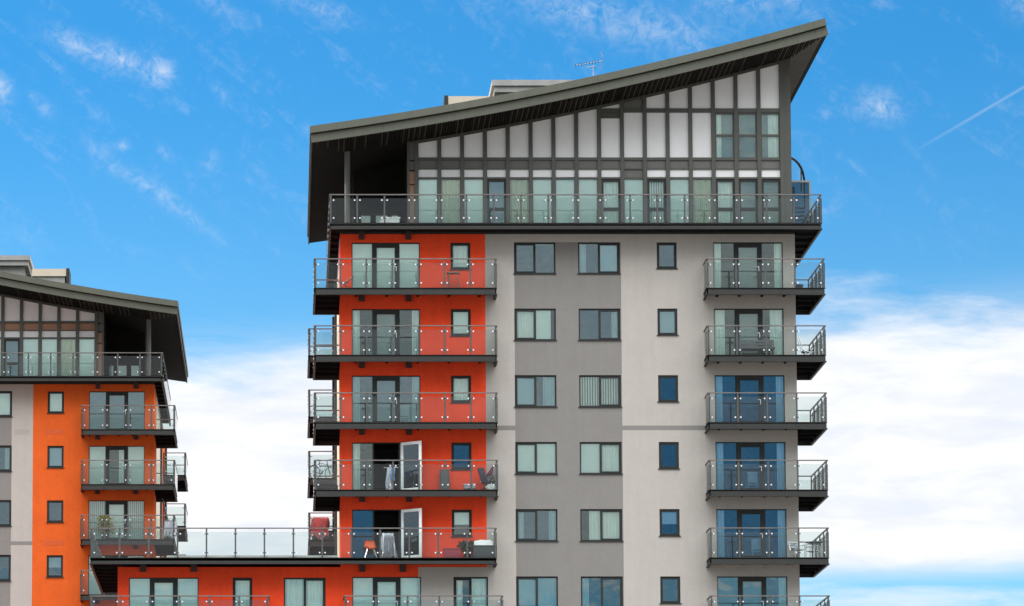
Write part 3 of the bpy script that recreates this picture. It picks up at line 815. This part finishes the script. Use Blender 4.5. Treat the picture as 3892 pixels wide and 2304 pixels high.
a, b, c, d = wops[2]; f = glazing(wing, 'window', a, b, c, d, [(0, .5, 0, 'full'), (.5, 1, .06, 'full')], 'glass_clear', fb=.06, sill=False)
box('centre_mullion', f, (a + b) / 2 - .04, (a + b) / 2 + .04, .06, .142, c + .061, d - .061, 'frame')
ZT = 22.61
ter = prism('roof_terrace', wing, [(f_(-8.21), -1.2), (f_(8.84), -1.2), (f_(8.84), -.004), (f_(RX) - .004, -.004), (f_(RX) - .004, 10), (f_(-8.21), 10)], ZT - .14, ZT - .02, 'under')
ed = [(f_(-8.21), 10, f_(-8.21), -1.2, 9, True, False), (f_(-8.21), -1.2, f_(8.84), -1.2, 14, True, True), (f_(8.84), -1.2, f_(8.84), 0, 1, False, False)]
for e in ed: beam(ter, e[0], e[1], e[2], e[3], ZT - .28, ZT)
balustrade(ter, ed, ZT, 1.24)
box('coping', ter, f_(-5.0), f_(2.2), -.95, -.75, ZT - .02, ZT + .12, 'coping')
for i in range(9): box('joist', ter, f_(-8.15), f_(-7.14), -1.0 + i * 1.2, -.92 + i * 1.2, ZT - .27, ZT - .145, 'under')
for x in (-6.05, -3.9, 3.23, 4.95): box('bracket', ter, f_(x) - .13, f_(x) + .13, -.14, 0, ZT - .46, ZT - .145, 'bracket')
# balconies of the lowest storey in view
zb5 = RAIL0 - 1.26 - 5 * FH
for (p, q, n, left) in ((-8.21, -.72, 6, True), (2.45, 9.10, 5, False)):
    r_ = wing if left else tw_r
    g_ = f_ if left else (lambda x: x - RX)
    yb_ = 3.2 if left else 0
    poly = [(g_(p), -1.2), (g_(q), -1.2), (g_(q), -.004), (g_(WX) if left else g_(p), -.004)]
    if left: poly += [(g_(WX), 3.2), (g_(p), 3.2)]
    e = [(g_(p), yb_, g_(p), -1.2, 4 if left else 1, left, False), (g_(p), -1.2, g_(q), -1.2, n, True, True), (g_(q), -1.2, g_(q), 0, 1, False, False)]
    balcony(r_, poly, zb5, 1, e, joist_x=[(g_(p) + .1, g_(q) - .1, -1.14, -.02, 5, 'x')])

# ------------------------------------------------------------------ things on roof and balconies
def lvl(k): return RAIL0 - 1.26 - FH * k
# aerial
t = thing('roof_aerial', 'thin television aerial on a mast above the sloping roof edge', 'aerial', (13.52, 4.0, 43.0))
tubes('mast', t, [[(0, 0, -.1), (0, 0, 2.15)]], .022, 'aluminium_dull')
tubes('boom', t, [[(-.80, 0, 2.12), (.42, 0, 2.34)]], .014, 'aluminium_dull')
tubes('boom_stay', t, [[(-.3, 0, 2.02), (.12, 0, 2.10)]], .02, 'aluminium_dull')
for i in range(9):
    x = -.78 + i * .125
    tubes('director', t, [[(x, -.16, 2.125 + (x + .8) * .18), (x, .16, 2.125 + (x + .8) * .18)], [(x, 0, 2.06 + (x + .8) * .18), (x, 0, 2.19 + (x + .8) * .18)]], .013, 'black')
for s in (1, -1):
    tubes('reflector', t, [[(.40, 0, 2.34), (.42, 0, 2.34 + s * .16), (.34, 0, 2.34 + s * .38)]] + [[(.42 - j * .02, -.25, 2.34 + s * (.08 + .09 * j)), (.42 - j * .02, .25, 2.34 + s * (.08 + .09 * j))] for j in range(4)], .009, 'aluminium_dull')

# spiral stair on the right flank of the penthouse
t = thing('spiral_stair', 'curved glass-sided outside stair at the penthouse right corner', 'stair', (21.75, 3.0, 36.95))
arc = [(1.0 * math.sin(a) * .98, 1.0 - math.cos(a), 3.85 - 1.05 * (a / 1.45) ** 2 * (1 if a < 1.5 else 1)) for a in [i * 1.45 / 8 for i in range(9)]]
tubes('handrail', t, [arc], .055, 'frame', 8)
bm = bmesh.new()
lo = [bm.verts.new((p[0], p[1], p[2] - 1.0)) for p in arc]; hi = [bm.verts.new((p[0], p[1], p[2] - .06)) for p in arc]
for i in range(8): bm.faces.new((lo[i], lo[i + 1], hi[i + 1], hi[i]))
link('glass_panel', finish(bm, 'glass_panel', 'glass_rail'), t)
for i in (5, 7, 8): tubes('post', t, [[arc[i], (arc[i][0], arc[i][1], arc[i][2] - 1.05)]], .03, 'frame')
boxes('screen_frame', t, [(1.05, 1.12, -.03, .03, 0, 2.78), (.0, 1.05, -.03, .03, 2.70, 2.78)], 'plant_grey')
glass('glass_smoke', (.40, .43, .42), 1.6, (.4, .5, .6))
box('screen_glass', t, .0, 1.05, -.006, .006, 0.02, 2.70, 'glass_smoke')
bm = bmesh.new()
for i in range(9):
    a0 = -1.2 + i * .36; z = .2 + i * .2
    vs = [bm.verts.new(p) for p in ((.5, .9, z), (.5 + .48 * math.sin(a0), .9 - .48 * math.cos(a0), z), (.5 + .48 * math.sin(a0 + .4), .9 - .48 * math.cos(a0 + .4), z))]
    vs2 = [bm.verts.new((v.co.x, v.co.y, v.co.z - .05)) for v in vs]
    bm.faces.new(vs); bm.faces.new(vs2)
    for q in range(3): bm.faces.new((vs[q], vs[(q + 1) % 3], vs2[(q + 1) % 3], vs2[q]))
link('treads', finish(bm, 'treads', 'steel_dark'), t)
tubes('newel', t, [[(.5, .9, 0), (.5, .9, 2.7)]], .05, 'frame', 8)

def chair_frame(t, m, w=.5, seat_z=.44, back=.85, d=.48, r=.014, arms=True):
    for s in (-1, 1):
        x = s * w / 2
        tubes('side_frame', t, [[(x, -d / 2, 0), (x, -d / 2, seat_z + (.2 if arms else 0))], [(x, d / 2 + .06, 0), (x, d / 2, seat_z), (x, d / 2 + .14, back)]] + ([[(x, -d / 2, seat_z + .2), (x, d / 2 + .04, seat_z + .22)]] if arms else []), r, m)
# white cool box on the penthouse terrace
t = thing('cool_box', 'white lidded box with two handles on the open penthouse terrace', 'box', (4.47, -.55, 36.95))
boxes('body', t, [(-.36, .36, -.18, .18, .02, .27)], 'white_paint'); boxes('lid', t, [(-.40, .40, -.2, .2, .272, .33)], 'white_paint')
for x in (-.22, .28): boxes('handle', t, [(x - .015, x + .015, -.02, .02, .332, .42)], 'aluminium')
boxes('foot', t, [(-.46, -.38, -.1, .1, .0, .2)], 'white_paint')
# folding chair (row 0 left, by window)
t = thing('folding_chair', 'dark red-brown folding chair under the small window of the top balcony', 'chair', (7.12, -.55, lvl(0)))
boxes('seat', t, [(-.27, .27, -.16, .18, .74, .79)], 'wood')
for s in (-1, 1): tubes('leg', t, [[(s * .20, -.14, 0), (s * .18, -.12, .74)], [(s * .24, .16, 0), (s * .2, .14, .74)]], .022, 'wood')
tubes('stretcher', t, [[(-.2, -.13, .5), (.2, -.13, .5)], [(-.2, -.14, .2), (.2, -.14, .2)]], .015, 'wood')
boxes('footrest', t, [(-.22, .22, -.17, -.1, .04, .08)], 'wood')
t = thing('deck_chair', 'folded slatted deck chair at the left end of the top balcony', 'chair', (2.55, -.45, lvl(0)), .3)
tubes('frame', t, [[(-.35, 0, .05), (.3, 0, .62)], [(.3, .1, .02), (-.2, .1, .45)], [(-.55, 0, .42), (.1, 0, .38)]], .022, 'wood')
for i in range(4): boxes('slat', t, [(-.05 + i * .09, .02 + i * .09, -.2, .2, .36 + i * .075, .385 + i * .075)], 'wood')
# row 0 right: dark pot
t = thing('plant_pot', 'small dark pot at the corner of the top right balcony', 'pot', (21.85, -.3, lvl(0)))
bm = bmesh.new(); tube_bm(bm, [(0, 0, 0), (0, 0, .28), (0, 0, .30)], [.13, .19, .2], 10); link('pot', finish(bm, 'pot', 'black'), t)
boxes('saucer', t, [(-.2, .3, -.15, .15, -.0, .04)], 'black')
# row 1 right: aluminium lounger chair and a slatted bench
t = thing('garden_chair', 'bent tubular metal garden chair on the second right balcony', 'chair', (22.0, .2, lvl(1)), 0)
tubes('frame', t, [[(-.16, -.2, 1.0), (.02, -.2, .45), (.3, -.2, .32), (.45, -.2, .5)], [(-.16, .2, 1.0), (.02, .2, .45), (.3, .2, .32), (.45, .2, .5)], [(-.1, -.2, 0), (.45, -.2, .36)], [(-.1, .2, 0), (.45, .2, .36)], [(.45, -.2, 0), (-.05, -.2, .5)], [(.45, .2, 0), (-.05, .2, .5)]], .022, 'aluminium')
boxes('seat', t, [(0, .36, -.2, .2, .36, .40)], 'black_fabric')
t = thing('garden_bench', 'low dark slatted bench against the second right balcony door', 'bench', (20.0, -.45, lvl(1)))
for i in range(3): boxes('backrest_slat', t, [(-.75, .75, .16, .19, .45 + i * .13, .54 + i * .13)], 'box_grey')
boxes('seat', t, [(-.75, .75, -.22, .16, .36, .41)], 'box_grey')
for x in (-.68, .68): boxes('leg', t, [(x - .03, x + .03, -.2, -.14, 0, .355), (x - .03, x + .03, .12, .159, 0, .8)], 'box_grey')
# row 1 left end: potted plant
def leafy(name, label, loc, m, hgt, spread, n, seed, pot='black', potr=.16):
    rnd = random.Random(seed); t = thing(name, label, 'plant', loc)
    bm = bmesh.new(); tube_bm(bm, [(0, 0, 0), (0, 0, .26)], [potr * .75, potr], 10); link('pot', finish(bm, 'pot', pot), t)
    tubes('stem', t, [[(0, 0, .26), (rnd.uniform(-.3, .3) * spread, rnd.uniform(-.3, .3) * spread, hgt * rnd.uniform(.7, 1))] for _ in range(5)], .012, 'wood')
    bm = bmesh.new()
    for _ in range(n):
        p = Vector((rnd.gauss(0, .4) * spread, rnd.gauss(0, .4) * spread, .3 + (hgt - .3) * rnd.random() ** .7))
        d = Vector((rnd.uniform(-1, 1), rnd.uniform(-1, 1), rnd.uniform(-.2, 1))).normalized(); u = d.cross(Vector((rnd.random(), rnd.random(), .3))).normalized()
        ln = rnd.uniform(.10, .22); w = ln * .3
        bm.faces.new([bm.verts.new(p), bm.verts.new(p + d * ln * .5 + u * w), bm.verts.new(p + d * ln), bm.verts.new(p + d * ln * .5 - u * w)])
    link('foliage', finish(bm, 'foliage', m), t); return t
leafy('potted_plant', 'small dark potted plant at the left end of the second balcony', (1.45, 2.4, lvl(1)), 'leaf_dark', .5, .22, 90, 3)
# row 2 right of rail etc: side planter boards on left ends
def board(name, label, cat, loc, w, hgt, d, m, rz=0):
    t = thing(name, label, cat, loc, rz)
    boxes('body', t, [(-w / 2, w / 2, -d / 2, d / 2, .03, hgt - .04)], m); boxes('rim', t, [(-w / 2 - .02, w / 2 + .02, -d / 2 - .02, d / 2 + .02, hgt - .038, hgt)], m)
    for sx in (-1, 1): boxes('foot', t, [(sx * (w / 2 - .06) - .03, sx * (w / 2 - .06) + .03, -d / 2 + .02, d / 2 - .02, 0, .028)], m)
    return t
board('storage_chest', 'dark chest filling the left end of the third balcony', 'chest', (1.78, 2.2, lvl(2)), .95, .55, .6, 'box_grey')
board('storage_chest', 'dark chest left of the open door on the fourth balcony', 'chest', (1.75, 1.6, lvl(3)), .95, .62, .6, 'black')
# bicycle on the rear balcony, row 2
t = thing('bicycle', 'dark bicycle leaning on the rear left-flank balcony', 'bicycle', (1.70, 15.2, lvl(2)), .75)
for x in (-.50, .50):
    bm = bmesh.new(); tube_bm(bm, [(x + .33 * math.cos(a), 0, .34 + .33 * math.sin(a)) for a in [i * 2 * math.pi / 20 for i in range(20)]], .02, 5, 0, True)
    wl = link('wheel', finish(bm, 'wheel', 'black'), t)
    tubes('spokes', wl, [[(x, 0, .34), (x + .32 * math.cos(a), 0, .34 + .32 * math.sin(a))] for a in [i * 2 * math.pi / 10 for i in range(10)]], .004, 'aluminium', 4)
tubes('frame', t, [[(-.5, 0, .34), (-.05, 0, .30), (.32, 0, .78), (-.2, 0, .8), (-.05, 0, .30)], [(-.5, 0, .34), (-.2, 0, .8)], [(.32, 0, .78), (.38, 0, .6), (.5, 0, .34)]], .02, 'black')
tubes('handlebar', t, [[(.32, 0, .78), (.28, 0, .98)], [(.3, -.25, 1.0), (.28, 0, .98), (.3, .25, 1.0)]], .018, 'black')
boxes('saddle', t, [(-.34, -.08, -.06, .06, .9, .95)], 'black'); tubes('seat_post', t, [[(-.2, 0, .8), (-.22, 0, .9)]], .015, 'black')
tubes('crank', t, [[(-.05, .06, .30), (-.05, .06, .14)], [(-.05, -.06, .30), (-.05, -.06, .46)]], .015, 'black')
# row 3: hanging clothes, heater, box, recliner, parasol, bag
t = thing('drying_clothes', 'pale blue and white clothes hung in the doorway of the fourth balcony', 'clothes', (4.45, -.5, lvl(3) + 1.02))
cloth('shirt', t, .22, .95, 'white_cloth', 2, .04, (-.08, 0, 0), .3, .1, 3); cloth('towel', t, .18, .55, 'blue_cloth', 2, .03, (.07, -.05, 0), .1, .05, 4)
tubes('hanger', t, [[(-.3, 0, .02), (.3, 0, .02)]], .012, 'aluminium')
t = thing('folded_airer', 'tall dark folded clothes airer leaning on the fourth balcony wall', 'airer', (6.72, -.3, lvl(3)))
for s in (-1, 1): tubes('rail', t, [[(s * .22, 0, 0), (s * .17, .1, 1.0)]], .025, 'box_grey')
boxes('panel', t, [(-.17, .17, .0, .05, .04, .94)], 'box_grey'); boxes('top_bar', t, [(-.23, .23, .06, .12, .95, 1.0)], 'box_grey')
t = thing('crate', 'small grey-blue crate on the floor of the fourth balcony', 'crate', (7.76, -.55, lvl(3)))
boxes('body', t, [(-.24, .24, -.15, .15, .12, .28), (-.2, -.1, -.1, .1, 0, .12), (.1, .2, -.1, .1, 0, .12)], 'grey_cloth'); boxes('lid', t, [(-.26, .26, -.17, .17, .282, .31)], 'white_cloth')
t = thing('recliner_chair', 'black reclining garden chair at the right end of the fourth balcony', 'chair', (8.45, -.55, lvl(3)), 0)
bm = bmesh.new(); prism_bm(bm, [(-.34, .98), (-.08, .98), (.06, .42), (-.16, .42)], -.24, .24, 'y'); link('backrest', finish(bm, 'backrest', 'black_fabric'), t)
boxes('seat', t, [(-.14, .38, -.24, .24, .36, .42)], 'black_fabric')
for y in (-.26, .26):
    tubes('leg', t, [[(-.2, y, 0), (.3, y, .62)], [(.36, y, 0), (-.06, y, .6)]], .018, 'black'); tubes('armrest', t, [[(-.02, y, .6), (.3, y, .66), (.38, y, .38)]], .02, 'black')
t = thing('parasol', 'folded maroon parasol leaning at the fourth balcony right corner', 'parasol', (8.72, -.2, lvl(3)))
bm = bmesh.new(); tube_bm(bm, [(-.32, 0, .62), (-.05, -.05, .85), (.07, -.1, 1.15)], [.03, .10, .03], 8); link('canopy', finish(bm, 'canopy', 'maroon_cloth'), t)
tubes('pole', t, [[(-.5, .02, .45), (.08, -.1, 1.22)]], .015, 'aluminium')
t = thing('laundry_bag', 'crumpled cream bag beside the reclining chair', 'bag', (8.62, -.95, lvl(3)))
bm = bmesh.new(); bmesh.ops.create_icosphere(bm, subdivisions=3, radius=.2)
rnd = random.Random(5)
for v in bm.verts: v.co *= 1 + .18 * math.sin(v.co.x * 31 + 1) * math.sin(v.co.z * 27) + rnd.uniform(-.03, .03); v.co.z = max(v.co.z, -.12) * .8
link('sack', finish(bm, 'sack', 'curtain'), t, (0, 0, .1)); tubes('tie', t, [[(.02, 0, .24), (.06, 0, .32)]], .02, 'curtain')
# row 4 terrace
t = thing('shell_chair', 'orange plastic shell chair with splayed legs on the terrace', 'chair', (3.56, -.75, ZT + .02), .1)
bm = bmesh.new(); R0 = []
prof_ = [(-.24, .40, .16), (-.20, .42, .22), (0, .40, .25), (.18, .43, .25), (.24, .56, .25), (.27, .72, .22), (.28, .80, .15)]
for (y, z, hw) in prof_: R0.append([bm.verts.new((s * hw, y - .05 * abs(s) ** 2, z + .07 * abs(s) ** 2 * (1 if z < .5 else .2))) for s in (-1, -.7, -.35, 0, .35, .7, 1)])
for i in range(len(R0) - 1):
    for j in range(6): bm.faces.new((R0[i][j], R0[i][j + 1], R0[i + 1][j + 1], R0[i + 1][j]))
bmesh.ops.solidify(bm, geom=bm.faces[:], thickness=.015)
me = finish(bm, 'shell', 'orange_plastic')
for p in me.polygons: p.use_smooth = True
link('shell', me, t)
for (sx, sy) in ((-1, -1), (1, -1), (-1, 1), (1, 1)): tubes('leg', t, [[(sx * .13, sy * .12, .40), (sx * .25, sy * .22, 0)]], .014, 'aluminium')
t = thing('laundry_airer', 'grey towels hung over an airer before the open terrace door', 'airer', (4.33, -.6, ZT))
tubes('frame', t, [[(-.28, -.2, 0), (-.2, .1, 1.12), (.2, .1, 1.12), (.28, -.2, 0)], [(-.28, .3, 0), (-.2, .1, 1.12)], [(.28, .3, 0), (.2, .1, 1.12)]], .014, 'aluminium')
cloth('towel', t, .46, .78, 'white_cloth', 3, .05, (-.03, .06, 1.12), .45, .12, 11); cloth('towel', t, .42, .95, 'grey_cloth', 3, .06, (.03, .0, 1.0), .7, .10, 12)
board('storage_box', 'low dark red box on the terrace floor near the corner', 'box', (7.0, -.55, ZT), .66, .46, .4, 'red_box')
leafy('potted_plant', 'dark bushy potted plant between red box and grey chest', (7.68, -.5, ZT), 'leaf_dark', .72, .36, 260, 8)
board('storage_chest', 'dark grey storage chest at the terrace right end', 'chest', (8.36, -.55, ZT), .92, .56, .55, 'box_grey')
t = thing('cushion', 'white folded cushion lying on the dark grey chest', 'cushion', (8.33, -.55, ZT + .563))
bm = bmesh.new(); bbox(bm, -.39, .39, -.22, .22, 0, .24); bmesh.ops.subdivide_edges(bm, edges=bm.edges[:], cuts=5, use_grid_fill=True)
for v in bm.verts: v.co.z *= 1 - .25 * (v.co.x / .39) ** 4 - .06 * math.sin(v.co.x * 18)
link('cushion_pad', finish(bm, 'cushion_pad', 'white_paint'), t); tubes('piping', t, [[(-.385, -.222, .03), (.385, -.222, .03)]], .012, 'white_paint')
# rear balcony row 3: pink cloth and dark boards
t = thing('pink_blanket', 'pink blanket draped over the rear balcony rail above the terrace', 'blanket', (1.62, 14.75, lvl(3) + 1.0))
cloth('blanket', t, .80, .95, 'pink_cloth', 2, .05, (-.06, -.12, .08), .1, .12, 21); cloth('patch', t, .2, .45, 'black_fabric', 2, .04, (.28, -.08, .02), .3, .1, 22); cloth('trim', t, .06, .5, 'green_cloth', 1, .03, (.2, -.1, -.1), .2, .0, 23)
board('storage_chest', 'dark chest under the pink blanket on the rear balcony', 'chest', (1.72, 15.1, lvl(3) - .02), 1.02, .5, .5, 'black')
# row 4 right: bistro set
for (x, rz, lab) in ((21.62, .4, 'aluminium bistro chair left of the table on the lowest full right balcony'), (22.35, 2.6, 'aluminium bistro chair right of the table on the lowest full right balcony')):
    t = thing('bistro_chair', lab, 'chair', (x, -.35 if rz < 1 else .1, lvl(4)), rz, 'bistro chairs'); chair_frame(t, 'aluminium', .46, .42, .82, .42, .018)
    boxes('seat', t, [(-.22, .22, -.2, .2, .41, .435)], 'aluminium')
    for i in range(3): boxes('backrest_slat', t, [(-.22, .22, .25 + i * .02, .27 + i * .02, .55 + i * .1, .61 + i * .1)], 'aluminium')
t = thing('bistro_table', 'small round bistro table in the right balcony corner', 'table', (22.3, -.55, lvl(4)))
bm = bmesh.new(); tube_bm(bm, [(0, 0, .70), (0, 0, .725)], .36, 20); link('tabletop', finish(bm, 'tabletop', 'box_grey'), t)
tubes('pedestal', t, [[(0, 0, .03), (0, 0, .70)]], .035, 'aluminium', 8)
tubes('foot', t, [[(-.28, 0, .02), (.28, 0, .02)], [(0, -.28, .02), (0, .28, .02)]], .022, 'aluminium')
# left tower balcony row 2: plant, pole, sheets
leafy('potted_plant', 'yellow-green potted plant on the left tower balcony', (-9.42, 35.75, lvl(2)), 'leaf', 1.2, .42, 220, 4)
t = thing('drying_sheets', 'pale sheets hung over an airer at the left tower balcony corner', 'sheets', (-6.0, 35.8, lvl(2)))
tubes('frame', t, [[(-.35, .1, 0), (-.3, .1, 1.05), (.3, .1, 1.05), (.35, .1, 0)]], .014, 'aluminium'); cloth('sheet', t, .62, .9, 'white_cloth', 3, .06, (0, .04, 1.05), .15, .1, 31)
t = thing('leaning_pole', 'dark pole leaning against the left tower balcony corner', 'pole', (-6.2, 36.0, lvl(2)))
tubes('shaft', t, [[(.35, -.1, .05), (-.25, .35, 2.3)]], .04, 'black'); boxes('foot', t, [(.28, .42, -.17, -.03, 0, .05)], 'black')

def dining_chair(label, loc, rz):
    t = thing('dining_chair', label, 'chair', loc, rz)
    boxes('seat', t, [(-.22, .22, -.21, .21, .43, .47)], 'white_paint'); boxes('backrest', t, [(-.22, .22, .17, .205, .52, .98)], 'white_paint')
    for (sx, sy) in ((-1, -1), (1, -1), (-1, 1), (1, 1)): tubes('leg', t, [[(sx * .19, sy * .18, 0), (sx * .19, sy * .18, .43)]], .022, 'white_paint')
    tubes('upright', t, [[(-.19, .19, .47), (-.19, .19, .95)], [(.19, .19, .47), (.19, .19, .95)]], .02, 'white_paint')
zf = lambda k: HEAD0 - 2.16 - FH * k
dining_chair('white chair inside the top right balcony door, seen through the glass', (19.75, .75, zf(0)), 3.0)
dining_chair('white chair inside the fourth right balcony door, seen through the glass', (19.85, .8, zf(3)), 3.3)
dining_chair('white chair inside the fifth right balcony door, seen through the glass', (20.05, .7, zf(4)), 2.9)
dining_chair('white chair inside the third left balcony door, seen through the glass', (5.05, .75, zf(2)), 3.1)
